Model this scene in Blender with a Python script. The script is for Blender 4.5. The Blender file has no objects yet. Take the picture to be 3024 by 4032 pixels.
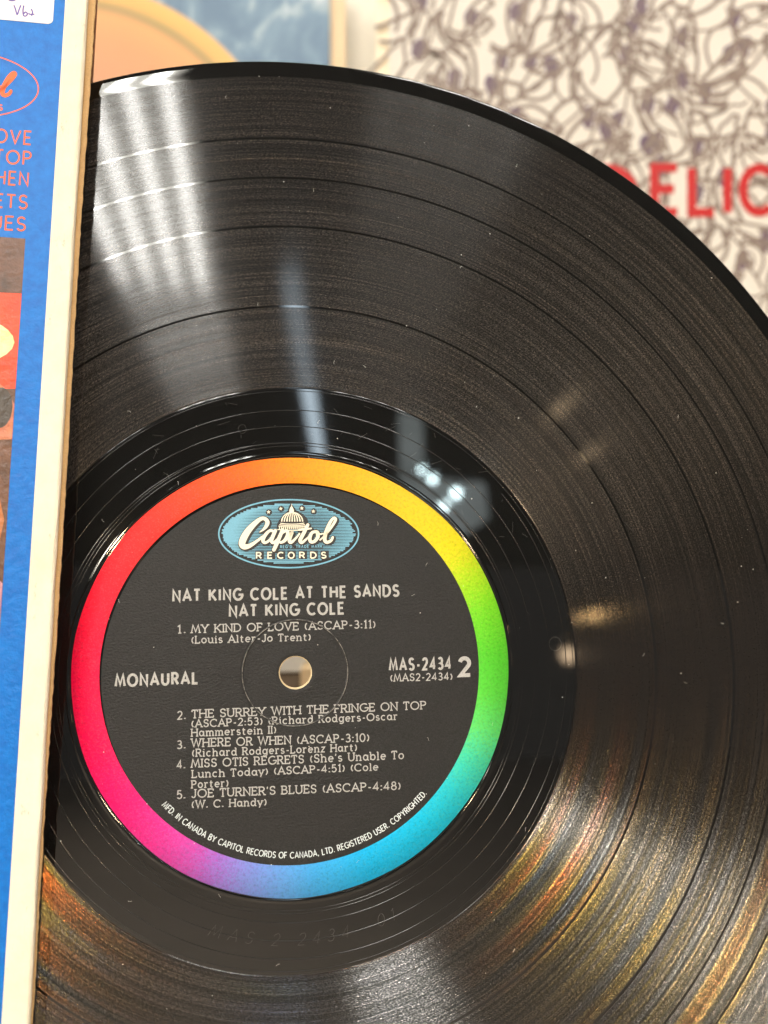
import bpy, math, random
from mathutils import Matrix, Vector
random.seed(7)
S = bpy.context.scene
COL = S.collection
MM = 0.001

# ------------------------------------------------------------------ camera, world, exposure
cam_d = bpy.data.cameras.new("camera")
cam = bpy.data.objects.new("camera", cam_d)
COL.objects.link(cam)
cam.location = (0, 0, 0)
cam.rotation_euler = (math.pi / 2, 0, 0)
cam_d.sensor_fit = 'HORIZONTAL'
cam_d.sensor_width = 36.0
cam_d.lens = 41.667
cam_d.clip_start = 0.01
cam_d.clip_end = 100
cam_d.dof.use_dof = True
cam_d.dof.focus_distance = 0.2085
cam_d.dof.aperture_fstop = 12.5
S.camera = cam

W = bpy.data.worlds.new("World")
S.world = W
W.use_nodes = True
bg = W.node_tree.nodes["Background"]
bg.inputs[0].default_value = (0.20, 0.20, 0.20, 1)
bg.inputs[1].default_value = 1.0

S.view_settings.view_transform = 'Standard'
S.view_settings.look = 'None'
S.view_settings.exposure = -0.85
S.view_settings.gamma = 1.0
S.cycles.use_denoising = True
S.cycles.max_bounces = 6
S.cycles.sample_clamp_indirect = 4.0

TUBE_L = 80.0       # radiance of the added overhead tubes
TUBE_C = (1.0, 0.975, 0.915)

# ------------------------------------------------------------------ helpers
def srgb(r, g, b):
    f = lambda c: (c / 255 / 12.92) if c / 255 <= 0.04045 else ((c / 255 + 0.055) / 1.055) ** 2.4
    return (f(r), f(g), f(b), 1.0)

def tag(o, label=None, cat=None, group=None, kind=None):
    if label: o['label'] = label
    if cat: o['category'] = cat
    if group: o['group'] = group
    if kind: o['kind'] = kind
    return o

def empty(name, M=None, loc=None):
    o = bpy.data.objects.new(name, None)
    COL.objects.link(o)
    o.empty_display_size = 0.02
    if M is not None: o.matrix_world = M
    if loc is not None: o.location = loc
    return o

def mesh(name, verts, faces, mat, parent=None, smooth=False, sc=1.0):
    me = bpy.data.meshes.new(name)
    me.from_pydata([(v[0] * sc, v[1] * sc, v[2] * sc) for v in verts], [], faces)
    me.validate()
    if smooth:
        me.polygons.foreach_set('use_smooth', [True] * len(me.polygons))
    if mat is not None: me.materials.append(mat)
    me.update()
    o = bpy.data.objects.new(name, me)
    COL.objects.link(o)
    if parent is not None: o.parent = parent
    return o

class MB:
    """collects verts and faces (millimetres unless said otherwise)"""
    def __init__(s): s.v = []; s.f = []; s.k = 0
    def add(s, vs, fs):
        b = len(s.v); s.v += list(vs); s.f += [tuple(b + i for i in f) for f in fs]
    def box(s, x0, x1, y0, y1, z0, z1):
        s.add([(x0, y0, z0), (x1, y0, z0), (x1, y1, z0), (x0, y1, z0), (x0, y0, z1), (x1, y0, z1), (x1, y1, z1), (x0, y1, z1)],
              [(0, 3, 2, 1), (4, 5, 6, 7), (0, 1, 5, 4), (1, 2, 6, 5), (2, 3, 7, 6), (3, 0, 4, 7)])
    def poly(s, pts, z):
        s.add([(p[0], p[1], z) for p in pts], [tuple(range(len(pts)))])
    def stroke(s, pts, w, z, closed=False, step=0.004):
        """flat ribbon along pts; w is the half width, one number or one per point"""
        P = []
        for p in pts:
            if not P or math.hypot(p[0] - P[-1][0], p[1] - P[-1][1]) > 1e-6: P.append((p[0], p[1]))
        if closed and math.hypot(P[0][0] - P[-1][0], P[0][1] - P[-1][1]) < 1e-6: P.pop()
        n = len(P)
        if n < 2: return
        ws = list(w)[:n] if hasattr(w, '__len__') else [w] * n
        z = z + s.k * step; s.k = (s.k + 1) % 12
        vs = []
        for i in range(n):
            a = P[i - 1] if (i > 0 or closed) else None
            c = P[(i + 1) % n] if (i < n - 1 or closed) else None
            def nrm(p, q):
                dx, dy = q[0] - p[0], q[1] - p[1]; l = math.hypot(dx, dy) or 1
                return (-dy / l, dx / l)
            if a is None: m = nrm(P[i], c); k = 1
            elif c is None: m = nrm(a, P[i]); k = 1
            else:
                m1, m2 = nrm(a, P[i]), nrm(P[i], c)
                mx, my = m1[0] + m2[0], m1[1] + m2[1]; l = math.hypot(mx, my)
                if l < 0.3: m = m1; k = 1
                else:
                    m = (mx / l, my / l); k = min(2.2, 1 / max(0.2, m[0] * m1[0] + m[1] * m1[1]))
            h = ws[min(i, len(ws) - 1)] * k
            vs += [(P[i][0] + m[0] * h, P[i][1] + m[1] * h, z), (P[i][0] - m[0] * h, P[i][1] - m[1] * h, z)]
        fs = [(2 * i + 1, 2 * i + 3, 2 * i + 2, 2 * i) for i in range(n - 1)]
        if closed: fs.append((2 * n - 1, 1, 0, 2 * n - 2))
        s.add(vs, fs)
    def build(s, name, mat, parent=None, smooth=False, sc=MM):
        return mesh(name, s.v, s.f, mat, parent, smooth, sc)

def arc(cx, cy, rx, ry, a0, a1, n=10):
    return [(cx + rx * math.cos(math.radians(a0 + (a1 - a0) * i / n)), cy + ry * math.sin(math.radians(a0 + (a1 - a0) * i / n))) for i in range(n + 1)]

def smooth_path(pts, sub=6):
    """Catmull-Rom through points of any dimension"""
    out = []
    n = len(pts)
    for i in range(n - 1):
        p0, p1, p2, p3 = pts[max(0, i - 1)], pts[i], pts[i + 1], pts[min(n - 1, i + 2)]
        for k in range(sub):
            t = k / sub
            out.append(tuple(0.5 * (2 * b + (c - a) * t + (2 * a - 5 * b + 4 * c - d) * t * t + (3 * b - a - 3 * c + d) * t ** 3)
                             for a, b, c, d in zip(p0, p1, p2, p3)))
    out.append(tuple(pts[-1]))
    return out

def lathe(profile, seg, close=False):
    v, f = [], []
    n = len(profile)
    for i in range(seg):
        a = 2 * math.pi * i / seg
        c, s_ = math.cos(a), math.sin(a)
        for r, z in profile: v.append((r * c, r * s_, z))
    for i in range(seg):
        j = (i + 1) % seg
        for k in range(n - 1 + (1 if close else 0)):
            l = (k + 1) % n
            f.append((i * n + k, i * n + l, j * n + l, j * n + k))
    return v, f

# ------------------------------------------------------------------ node helper
class NT:
    def __init__(s, name):
        s.m = bpy.data.materials.new(name); s.m.use_nodes = True
        s.t = s.m.node_tree; s.t.nodes.clear()
        s.out = s.t.nodes.new('ShaderNodeOutputMaterial')
    def n(s, typ, ins=None, **kw):
        nd = s.t.nodes.new(typ)
        for k, v in kw.items(): setattr(nd, k, v)
        for k, v in (ins or {}).items(): s.put(nd.inputs[k], v)
        return nd
    def put(s, sock, v):
        if hasattr(v, 'is_output') or isinstance(v, bpy.types.NodeSocket): s.t.links.new(v, sock)
        elif isinstance(v, bpy.types.Node): s.t.links.new(v.outputs[0], sock)
        else: sock.default_value = v
    def math(s, op, a, b=0.0, c=0.0):
        nd = s.t.nodes.new('ShaderNodeMath'); nd.operation = op
        s.put(nd.inputs[0], a); s.put(nd.inputs[1], b); s.put(nd.inputs[2], c)
        return nd.outputs[0]
    def vmath(s, op, a, b=None, scale=None):
        nd = s.t.nodes.new('ShaderNodeVectorMath'); nd.operation = op
        s.put(nd.inputs[0], a)
        if b is not None: s.put(nd.inputs[1], b)
        if scale is not None: s.put(nd.inputs['Scale'], scale)
        return nd.outputs[0]
    def ramp(s, fac, stops, interp='LINEAR'):
        nd = s.t.nodes.new('ShaderNodeValToRGB'); cr = nd.color_ramp; cr.interpolation = interp
        while len(cr.elements) > 1: cr.elements.remove(cr.elements[-1])
        for i, (p, c) in enumerate(stops):
            e = cr.elements[0] if i == 0 else cr.elements.new(p)
            e.position = p
            e.color = c if hasattr(c, '__len__') else (c, c, c, 1)
        s.put(nd.inputs[0], fac)
        return nd.outputs[0]
    def noise(s, vec, scale, detail=2.0, rough=0.5, dist=0.0):
        return s.n('ShaderNodeTexNoise', {'Vector': vec, 'Scale': scale, 'Detail': detail, 'Roughness': rough, 'Distortion': dist})
    def mix(s, fac, a, b, blend='MIX'):
        nd = s.t.nodes.new('ShaderNodeMix'); nd.data_type = 'RGBA'; nd.blend_type = blend
        s.put(nd.inputs[0], fac); s.put(nd.inputs[6], a); s.put(nd.inputs[7], b)
        return nd.outputs[2]
    def done(s, sh):
        s.put(s.out.inputs[0], sh); return s.m

def paper(name, colour, rough=0.55, spec=0.4, grain=0.06, bump=0.0, bscale=900.0, blotch=0.0, bcol=None, gscale=2500.0):
    t = NT(name)
    tc = t.n('ShaderNodeTexCoord').outputs['Object']
    ng = t.noise(tc, gscale, 3.0).outputs['Fac']
    f = t.math('ADD', 1.0 - grain, t.math('MULTIPLY', ng, 2 * grain))
    col = t.mix(1.0, colour, t.n('ShaderNodeCombineXYZ', {0: f, 1: f, 2: f}).outputs[0], 'MULTIPLY')
    if blotch:
        nb = t.noise(tc, 60.0, 6.0, 0.65).outputs['Fac']
        k = t.ramp(nb, [(0.45, 0.0), (0.72, 1.0)])
        col = t.mix(t.math('MULTIPLY', k, blotch), col, bcol)
    p = t.n('ShaderNodeBsdfPrincipled', {'Base Color': col, 'Roughness': rough, 'Specular IOR Level': spec})
    if bump:
        h = t.noise(tc, bscale, 3.0, 0.6).outputs['Fac']
        b = t.n('ShaderNodeBump', {'Strength': bump, 'Distance': 0.0004, 'Height': h})
        t.put(p.inputs['Normal'], b.outputs[0])
    return t.done(p)

def emitter(name, col, L):
    t = NT(name)
    return t.done(t.n('ShaderNodeEmission', {'Color': (*col, 1), 'Strength': L}))

# ------------------------------------------------------------------ frames
# the record's own frame: x right, y up, z towards the viewer, origin at the spindle hole
rx = (0.99352704, 0.11359583, 0.0)
ry = (-0.01062299, 0.09291036, 0.99561781)
rz = (0.11309803, -0.98917322, 0.09351568)
org = (-0.0206898, 0.2076220, -0.0374953)
MR = Matrix(((rx[0], ry[0], rz[0], org[0]), (rx[1], ry[1], rz[1], org[1]), (rx[2], ry[2], rz[2], org[2]), (0, 0, 0, 1)))

# ------------------------------------------------------------------ setting: floor, ceiling, wall behind
t = NT("floor_boards")
tc = t.n('ShaderNodeTexCoord').outputs['Object']
nz = t.noise(t.vmath('MULTIPLY', tc, (1.2, 9.0, 1.0)), 1.0, 5.0, 0.6).outputs['Fac']
pn = t.n('ShaderNodeBsdfPrincipled', {'Base Color': t.ramp(nz, [(0.3, (0.52, 0.46, 0.40, 1)), (0.7, (0.70, 0.62, 0.55, 1))]), 'Roughness': 0.5})
M_floor = t.done(pn)
b = MB(); b.box(-12, 12, -14, 3, -1.46, -1.40)
tag(b.build("floor", M_floor, sc=1.0), kind='structure')
M_ceil = paper("dark_ceiling", srgb(38, 37, 36), 0.8, 0.2)
b = MB(); b.box(-12, 12, -14, 3, 1.80, 1.86)
tag(b.build("ceiling", M_ceil, sc=1.0), kind='structure')
M_wall = paper("cream_wall", srgb(228, 224, 212), 0.7, 0.3, 0.02, gscale=300)
b = MB(); b.box(-2.5, 2.5, 0.462, 0.49, -1.40, 1.80)
tag(b.build("wall", M_wall, sc=1.0), kind='structure')

# ------------------------------------------------------------------ shop lamps mirrored in the vinyl, plus unseen ones added for light
M_tube_fill = emitter("overhead_fill_white", TUBE_C, TUBE_L)
M_tube_main = emitter("fluorescent_white_bright", TUBE_C, 130.0)
M_tube_fill_warm = emitter("row_fill_warm", (1.0, 0.90, 0.76), 130.0)
M_tube_far = emitter("fluorescent_cool", (0.72, 0.88, 1.0), 19.0)
M_house = paper("lamp_housing", srgb(225, 225, 220), 0.4, 0.5)
M_bulb_warm = emitter("warm_bulb", (1.0, 0.62, 0.27), 220.0)
M_bulb_dim = emitter("warm_bulb_dim", (1.0, 0.72, 0.42), 42.0)
M_black_metal = paper("black_metal", srgb(24, 24, 24), 0.4, 0.5)

def ceiling_light(name, p0, p1, n, spacing, rad, mtube, label, group, skew=0.0, tray=True):
    """tubes run from p0 to p1 (the first tube), the others beside it along +x"""
    e = empty(name, loc=p0)
    tag(e, label, 'ceiling light', group)
    d = Vector(p1) - Vector(p0)
    for k in range(n):
        off = Vector((spacing * k, 0, 0))
        ax = d.normalized(); side = ax.cross(Vector((0, 0, 1))).normalized(); up = side.cross(ax)
        vs, fs = [], []
        for q in range(2):
            for i in range(10):
                a = 2 * math.pi * i / 10
                vs.append(off + d * q + side * (rad * math.cos(a)) + up * (rad * math.sin(a)))
        fs = [(i, (i + 1) % 10, 10 + (i + 1) % 10, 10 + i) for i in range(10)] + [tuple(range(9, -1, -1)), tuple(range(10, 20))]
        mesh("tube", vs, fs, mtube, e, True)
    if tray:
        m = MB()
        w0, w1 = -spacing * 0.6 if n > 1 else -0.03, spacing * (n - 1) + (spacing * 0.6 if n > 1 else 0.03)
        dx = d.x
        for (za, zb, xa, xb) in ((0.022, 0.045, w0, w1),):
            m.add([(xa, 0, za), (xb, 0, za), (xb + dx, d.y, za), (xa + dx, d.y, za), (xa, 0, zb), (xb, 0, zb), (xb + dx, d.y, zb), (xa + dx, d.y, zb)],
                  [(0, 3, 2, 1), (4, 5, 6, 7), (0, 1, 5, 4), (1, 2, 6, 5), (2, 3, 7, 6), (3, 0, 4, 7)])
        m.build("housing", M_house, e, sc=1.0)
    return e

GL = 'ceiling lights of the shop'
ceiling_light("ceiling_light", (-0.325, -3.46, 1.75), (-0.48, -1.95, 1.75), 4, 0.117, 0.020, M_tube_main,
              'four tube ceiling light mirrored as white stripes at the upper left of the record', GL)
ceiling_light("ceiling_light", (-1.5, -1.5, 1.75), (-1.5, -0.1, 1.75), 4, 0.15, 0.016, M_tube_fill,  # added overhead, outside the mirror view, to raise the light level
              'unseen four tube ceiling light added overhead on the left to brighten sleeve and record', GL)
ceiling_light("ceiling_light", (0.45, -1.25, 1.75), (0.45, 0.1, 1.75), 4, 0.15, 0.016, M_tube_fill,  # second added overhead light, also unseen, for more light on the front
              'unseen four tube ceiling light added overhead on the right to brighten covers and record', GL)
for i_, y_ in enumerate((-3.2, -4.9, -6.6, -8.3)):  # added row, hidden by the sleeve: lights the floor, warms the grooves
    ceiling_light("ceiling_light", (-2.6, y_, 1.75), (-2.6, y_ + 1.3, 1.75), 4, 0.15, 0.028, M_tube_fill_warm,
                  'unseen warm ceiling light added at the left to light the floor, ' + ('nearest', 'second', 'third', 'farthest')[i_] + ' of four', GL)
ceiling_light("ceiling_light", (1.08, -6.7, 1.75), (0.41, -3.3, 1.75), 1, 0.05, 0.045, M_tube_far,
              'single cool tube light far off, mirrored as a bluish streak above the label', GL)

def bulb(p, r, mat, label, group):
    e = empty("spot_lamp", loc=p); tag(e, label, 'lamp', group)
    prof = [(0.0001, -r), (r * 0.7, -r * 0.72), (r, 0), (r * 0.7, r * 0.72), (0.0001, r)]
    v, f = lathe(prof, 12)
    mesh("bulb", v, f, mat, e, True)
    v, f = lathe([(r * 0.8, r * 0.75), (r * 0.8, r * 2.2), (r * 0.3, r * 2.6), (0.0001, r * 2.6)], 12)
    mesh("lamp_cap", v, f, M_black_metal, e, True)
    return e

# ------------------------------------------------------------------ vinyl material
def vinyl():
    t = NT("black_vinyl")
    tc = t.n('ShaderNodeTexCoord').outputs['Object']
    xyz = t.n('ShaderNodeSeparateXYZ', {0: tc})
    x, y = xyz.outputs[0], xyz.outputs[1]
    r = t.math('MULTIPLY', t.math('SQRT', t.math('ADD', t.math('MULTIPLY', x, x), t.math('MULTIPLY', y, y))), 1000.0)
    th = t.math('ARCTAN2', y, x)
    flat = t.n('ShaderNodeCombineXYZ', {0: x, 1: y, 2: 0.0}).outputs[0]
    u_o = t.vmath('NORMALIZE', flat)
    su = t.n('ShaderNodeSeparateXYZ', {0: u_o})
    t_o = t.n('ShaderNodeCombineXYZ', {0: t.math('MULTIPLY', su.outputs[1], -1.0), 1: su.outputs[0], 2: 0.0}).outputs[0]
    def world(v): return t.n('ShaderNodeVectorTransform', {0: v}, vector_type='VECTOR', convert_from='OBJECT', convert_to='WORLD').outputs[0]
    u, tg = world(u_o), world(t_o)
    N = t.n('ShaderNodeNewGeometry').outputs['Normal']
    # bands of music and the smooth rings between the tracks
    def sstep(a, lo, hi):
        return t.n('ShaderNodeMapRange', {'Value': a, 'From Min': lo, 'From Max': hi, 'To Min': 0.0, 'To Max': 1.0}, interpolation_type='SMOOTHSTEP').outputs[0]
    g = t.math('MULTIPLY', sstep(r, 67.6, 67.85), t.math('SUBTRACT', 1.0, sstep(r, 146.15, 146.4)))
    for gap in (87.8, 107.8, 120.2, 130.3):
        g = t.math('MULTIPLY', g, sstep(t.math('ABSOLUTE', t.math('SUBTRACT', r, gap)), 0.17, 0.34))
    # loudness changes with the radius: fine and coarse bands
    rv = t.n('ShaderNodeCombineXYZ', {0: r, 1: t.math('MULTIPLY', th, 0.35), 2: 0.0}).outputs[0]
    b1 = t.noise(rv, 0.9, 4.0, 0.6).outputs['Fac']
    b2 = t.noise(rv, 4.5, 3.0, 0.7).outputs['Fac']
    band = t.math('ADD', t.math('MULTIPLY', b1, 0.6), t.math('MULTIPLY', b2, 0.7))       # about 0.65 on average
    band = t.math('MULTIPLY', t.math('POWER', band, 2.0), 2.2)
    # groove wiggle: grains a little longer along the groove
    arcl = t.math('MULTIPLY', th, r)
    gv = t.n('ShaderNodeCombineXYZ', {0: r, 1: t.math('MULTIPLY', arcl, 0.75), 2: 0.0}).outputs[0]
    n1 = t.noise(gv, 4.2, 1.0, 0.5).outputs['Color']
    jit = t.n('ShaderNodeSeparateColor', {0: n1})
    jr = t.math('SUBTRACT', jit.outputs[0], 0.5)
    jt = t.math('SUBTRACT', jit.outputs[1], 0.5)
    jb = jit.outputs[2]
    def tilted(deg, extra=None, ar=0.0, at=0.0):
        tr = t.math('MULTIPLY_ADD', jr, ar, math.tan(math.radians(deg)))
        if extra is not None: tr = t.math('ADD', tr, extra)
        a = t.vmath('SCALE', u, scale=tr)
        c = t.vmath('SCALE', tg, scale=t.math('MULTIPLY', jt, at))
        return t.vmath('NORMALIZE', t.vmath('ADD', N, t.vmath('ADD', a, c)))
    def lobe(w, at, ar, nrm=None, col=(1, 1, 1)):
        al = math.sqrt(at * ar)
        F = 0.055
        c = t.vmath('SCALE', (F * col[0], F * col[1], F * col[2]), scale=w)
        nd = t.n('ShaderNodeBsdfAnisotropic', {'Color': c, 'Roughness': math.sqrt(al), 'Anisotropy': 1 - at / al, 'Tangent': tg}, distribution='GGX')
        if nrm is not None: t.put(nd.inputs['Normal'], nrm)
        return nd.outputs[0]
    def add(*sh):
        a = sh[0]
        for q in sh[1:]: a = t.n('ShaderNodeAddShader', {0: a, 1: q}).outputs[0]
        return a
    dif = t.n('ShaderNodeBsdfDiffuse', {'Color': (0.006, 0.006, 0.0058, 1)}).outputs[0]
    smooth = t.n('ShaderNodeBsdfAnisotropic', {'Color': (0.055, 0.055, 0.055, 1), 'Roughness': 0.03}, distribution='GGX').outputs[0]
    sm = add(dif, smooth)
    wave = t.math('MULTIPLY', t.math('SINE', t.math('MULTIPLY', r, 0.42)), 0.05)
    spark = t.math('POWER', t.math('MULTIPLY', jb, 1.85), 3.6)
    b3 = t.noise(rv, 2.4, 4.0, 0.75).outputs['Fac']
    fine = t.math('POWER', t.math('MULTIPLY', b3, 1.9), 3.4)
    wv = t.math('MULTIPLY', t.math('SUBTRACT', t.noise(t.n('ShaderNodeCombineXYZ', {0: r, 1: t.math('MULTIPLY', th, 0.2), 2: 3.7}).outputs[0], 0.22, 3.0, 0.65).outputs['Fac'], 0.5), 0.34)
    wv = t.math('SUBTRACT', wv, t.math('MULTIPLY', t.math('SUBTRACT', r, 75.0), 0.0019))
    cw = t.math('MULTIPLY', fine, spark)
    gs = add(dif,
             lobe(0.27, 0.0024, 0.010),
             lobe(t.math('MULTIPLY', band, 0.17), 0.012, 0.09, tilted(3)),
             lobe(t.math('MULTIPLY', band, 0.07), 0.04, 0.30, tilted(6, None, 0.04, 0.03)),
             lobe(t.math('MULTIPLY', cw, 0.46), 0.013, 0.095, tilted(-24, None, 0.26, 0.07)),
             lobe(t.math('MULTIPLY', cw, 0.15), 0.017, 0.022, tilted(-14.0, wv, 0.05, 0.06), (1.9, 0.50, 0.08)),
             lobe(t.math('MULTIPLY', cw, 0.15), 0.017, 0.022, tilted(-16.2, wv, 0.05, 0.06), (1.0, 1.0, 0.12)),
             lobe(t.math('MULTIPLY', cw, 0.12), 0.017, 0.022, tilted(-18.8, wv, 0.05, 0.06), (0.12, 0.45, 1.2)))
    return t.done(t.n('ShaderNodeMixShader', {0: g, 1: sm, 2: gs}).outputs[0])

M_vinyl = vinyl()
M_vinyl_plain = (lambda t: t.done(t.n('ShaderNodeBsdfPrincipled', {'Base Color': (0.006, 0.006, 0.006, 1), 'Roughness': 0.12, 'IOR': 1.54})))(NT("vinyl_line"))

# ------------------------------------------------------------------ the record
REC = empty("vinyl_record", MR)
tag(REC, 'black vinyl record with a rainbow ringed black label, half out of its cardboard sleeve', 'record')

def flat_step(p, r, d, w):
    """a shallow turned line in the flat disc; support rings keep the flat shading flat beside it"""
    p += [(r - w - 0.10, 0.0), (r - w, 0.0), (r - w + 0.02, d * .5), (r - w * .4, d), (r + w * .4, d), (r + w - 0.02, d * .5), (r + w, 0.0), (r + w + 0.10, 0.0)]
prof = [(3.62, -0.02), (50.2, -0.02), (50.9, 0.0), (51.0, 0.0)]
flat_step(prof, 51.6, 0.03, 0.45)
flat_step(prof, 67.75, -0.03, 0.2)
for g_ in (87.8, 107.8, 120.2, 130.3): prof += [(g_ - .6, 0.0), (g_ + .6, 0.0)]
prof += [(146.1, 0.0), (146.2, 0.0), (146.5, 0.005), (147.0, 0.04), (147.6, 0.10), (148.2, 0.15), (149.0, 0.17), (149.7, 0.16), (149.95, 0.12), (150.15, 0.02), (150.35, -0.25), (150.5, -0.8), (150.4, -1.3), (150.0, -1.7), (149.2, -1.85), (146, -1.6), (3.62, -1.6)]
v, f = lathe(prof, 720)
disc = mesh("disc", v, f, M_vinyl, REC, True, MM)

# lead-out groove: a spiral line cut through the smooth ring, plus two locked rings beside the label
def line_ring(m, r0, r1, a0, a1, w, z, n):
    pts = []
    for i in range(n + 1):
        q = i / n; a = math.radians(a0 + (a1 - a0) * q); r = r0 + (r1 - r0) * q
        pts.append((r * math.cos(a), r * math.sin(a), ))
    base = len(m.v)
    for i, p in enumerate(pts):
        l = math.hypot(*p); ux, uy = p[0] / l, p[1] / l
        for dr, dz in ((-w, 0), (-w * 0.4, z), (w * 0.4, z), (w, 0)):
            m.v.append((p[0] + ux * dr, p[1] + uy * dr, dz + 0.002))
    for i in range(n):
        for k in range(3):
            a = base + i * 4 + k
            m.f.append((a, a + 4, a + 5, a + 1))
m = MB()
line_ring(m, 65.6, 53.6, 40, -1060, 0.10, 0.035, 1100)
line_ring(m, 53.6, 53.6, -1060, -1420, 0.08, 0.03, 360)
line_ring(m, 54.3, 54.3, 0, 360, 0.07, 0.025, 360)
line_ring(m, 66.9, 66.9, 0, 360, 0.07, 0.02, 400)
m.build("lead_out_groove", M_vinyl_plain, disc, True)

# ------------------------------------------------------------------ label materials
t = NT("label_black")
tc = t.n('ShaderNodeTexCoord').outputs['Object']
h1 = t.noise(t.vmath('MULTIPLY', tc, (1.0, 1.5, 1.0)), 1500.0, 3.0, 0.6).outputs['Fac']
nn = t.noise(tc, 4000.0, 2.0).outputs['Fac']
colr = t.ramp(nn, [(0.3, (0.010, 0.010, 0.010, 1)), (0.75, (0.026, 0.026, 0.026, 1))])
bp = t.n('ShaderNodeBump', {'Strength': 0.8, 'Distance': 0.0003, 'Height': h1})
M_label = t.done(t.n('ShaderNodeBsdfPrincipled', {'Base Color': colr, 'Roughness': 0.33, 'Specular IOR Level': 0.22, 'Normal': bp.outputs[0]}))

t = NT("rainbow_print")
tc = t.n('ShaderNodeTexCoord').outputs['Object']
xyz = t.n('ShaderNodeSeparateXYZ', {0: tc})
grain = t.noise(tc, 2600.0, 3.0, 0.7).outputs['Fac']
th = t.math('ARCTAN2', xyz.outputs[1], xyz.outputs[0])
fac = t.math('ADD', t.math('MULTIPLY_ADD', th, 1 / (2 * math.pi), 0.5), t.math('MULTIPLY', t.math('SUBTRACT', grain, 0.5), 0.055))
RB = [(-180, 255, 0, 72), (-160, 255, 0, 84), (-143, 240, 18, 118), (-130, 225, 50, 150), (-120, 200, 76, 178), (-113, 160, 104, 205), (-105, 128, 138, 222), (-95, 98, 158, 232), (-85, 60, 168, 236),
      (-70, 0, 180, 238), (-50, 0, 192, 232), (-38, 35, 200, 212), (-28, 65, 212, 175), (-18, 95, 218, 110), (-8, 88, 205, 62), (4, 84, 198, 44), (18, 118, 210, 34), (28, 170, 212, 26), (38, 226, 210, 24), (50, 243, 200, 34), (65, 250, 182, 22),
      (80, 252, 158, 14), (90, 253, 136, 10), (103, 252, 98, 10), (118, 250, 66, 18), (134, 252, 40, 32), (150, 254, 24, 44), (165, 255, 8, 58), (180, 255, 0, 72)]
colr = t.ramp(fac, [((a + 180) / 360, srgb(*c)) for a, *c in RB])
colr = t.mix(t.math('MULTIPLY', t.ramp(grain, [(0.5, 0.0), (0.8, 1.0)]), 0.10), colr, (0.8, 0.72, 0.6, 1))
spk = t.noise(tc, 1500.0, 3.0, 0.75).outputs['Fac']
pf = t.ramp(spk, [(0.3, 0.72), (0.5, 0.96), (0.7, 1.0)])
colr = t.mix(1.0, colr, pf, 'MULTIPLY')
bp = t.n('ShaderNodeBump', {'Strength': 0.4, 'Distance': 0.0003, 'Height': grain})
M_band = t.done(t.n('ShaderNodeBsdfPrincipled', {'Base Color': colr, 'Roughness': 0.5, 'Specular IOR Level': 0.25, 'Normal': bp.outputs[0]}))

def ink(name, c, wear=0.25):
    t = NT(name)
    tc = t.n('ShaderNodeTexCoord').outputs['Object']
    n = t.noise(tc, 5200.0, 2.0, 0.7).outputs['Fac']
    dark = tuple(q * (1 - wear * 1.6) for q in c[:3]) + (1,)
    return t.done(t.n('ShaderNodeBsdfPrincipled', {'Base Color': t.ramp(n, [(0.35, dark), (0.6, c)]), 'Roughness': 0.5}))
M_silver = ink("silver_ink", srgb(190, 189, 186))
M_white = ink("white_ink", srgb(226, 236, 238), 0.1)
M_blue_ink = ink("light_blue_ink", srgb(118, 180, 206), 0.08)
M_cream_ink = ink("cream_ink", srgb(255, 246, 222), 0.05)
M_black_ink = ink("black_ink", (0.012, 0.012, 0.012, 1), 0.1)
M_edge = paper("raw_paper_edge", srgb(226, 205, 165), 0.8, 0.2, 0.15)

ZL = 0.10
lp = [(3.75, ZL - 0.02), (4.0, ZL + 0.10), (4.6, ZL + 0.14), (5.6, ZL + 0.08), (7.2, ZL), (7.4, ZL), (11.8, ZL), (11.9, ZL), (12.1, ZL + 0.06), (12.2, ZL + 0.2), (12.35, ZL + 0.2), (12.5, ZL - 0.08), (12.65, ZL - 0.07), (12.8, ZL), (12.9, ZL), (28, ZL), (44.05, ZL)]
v, f = lathe(lp, 256)
LAB = mesh("paper_label", v, f, M_label, REC, True, MM)
vv = []; ff = []
n = 360
for i in range(n):
    a = 2 * math.pi * i / n; c, s_ = math.cos(a), math.sin(a)
    wob = 0.12 * math.sin(3 * a + 1) + 0.06 * math.sin(11 * a)
    vv += [(-0.4 + 44.05 * c, 0.5 + 44.05 * s_, ZL + 0.03), ((50.75 + wob) * c, (50.75 + wob) * s_, ZL + 0.03), ((50.8 + wob) * c, (50.8 + wob) * s_, -0.02)]
for i in range(n):
    j = (i + 1) % n
    ff += [(i * 3, i * 3 + 1, j * 3 + 1, j * 3), (i * 3 + 1, i * 3 + 2, j * 3 + 2, j * 3 + 1)]
mesh("colour_band", vv, ff, M_band, LAB, True, MM)
t = NT("worn_ring")
tc = t.n('ShaderNodeTexCoord').outputs['Object']
nw = t.noise(tc, 700.0, 4.0, 0.7).outputs['Fac']
M_worn = t.done(t.n('ShaderNodeBsdfPrincipled', {'Base Color': t.ramp(nw, [(0.42, (0.03, 0.03, 0.028, 1)), (0.62, (0.34, 0.32, 0.29, 1))]), 'Roughness': 0.35}))
vr, fr = lathe([(12.17, ZL + 0.17), (12.22, ZL + 0.215), (12.31, ZL + 0.215), (12.36, ZL + 0.17)], 200)
mesh("pressed_ring", vr, fr, M_worn, LAB, True, MM)
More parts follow.
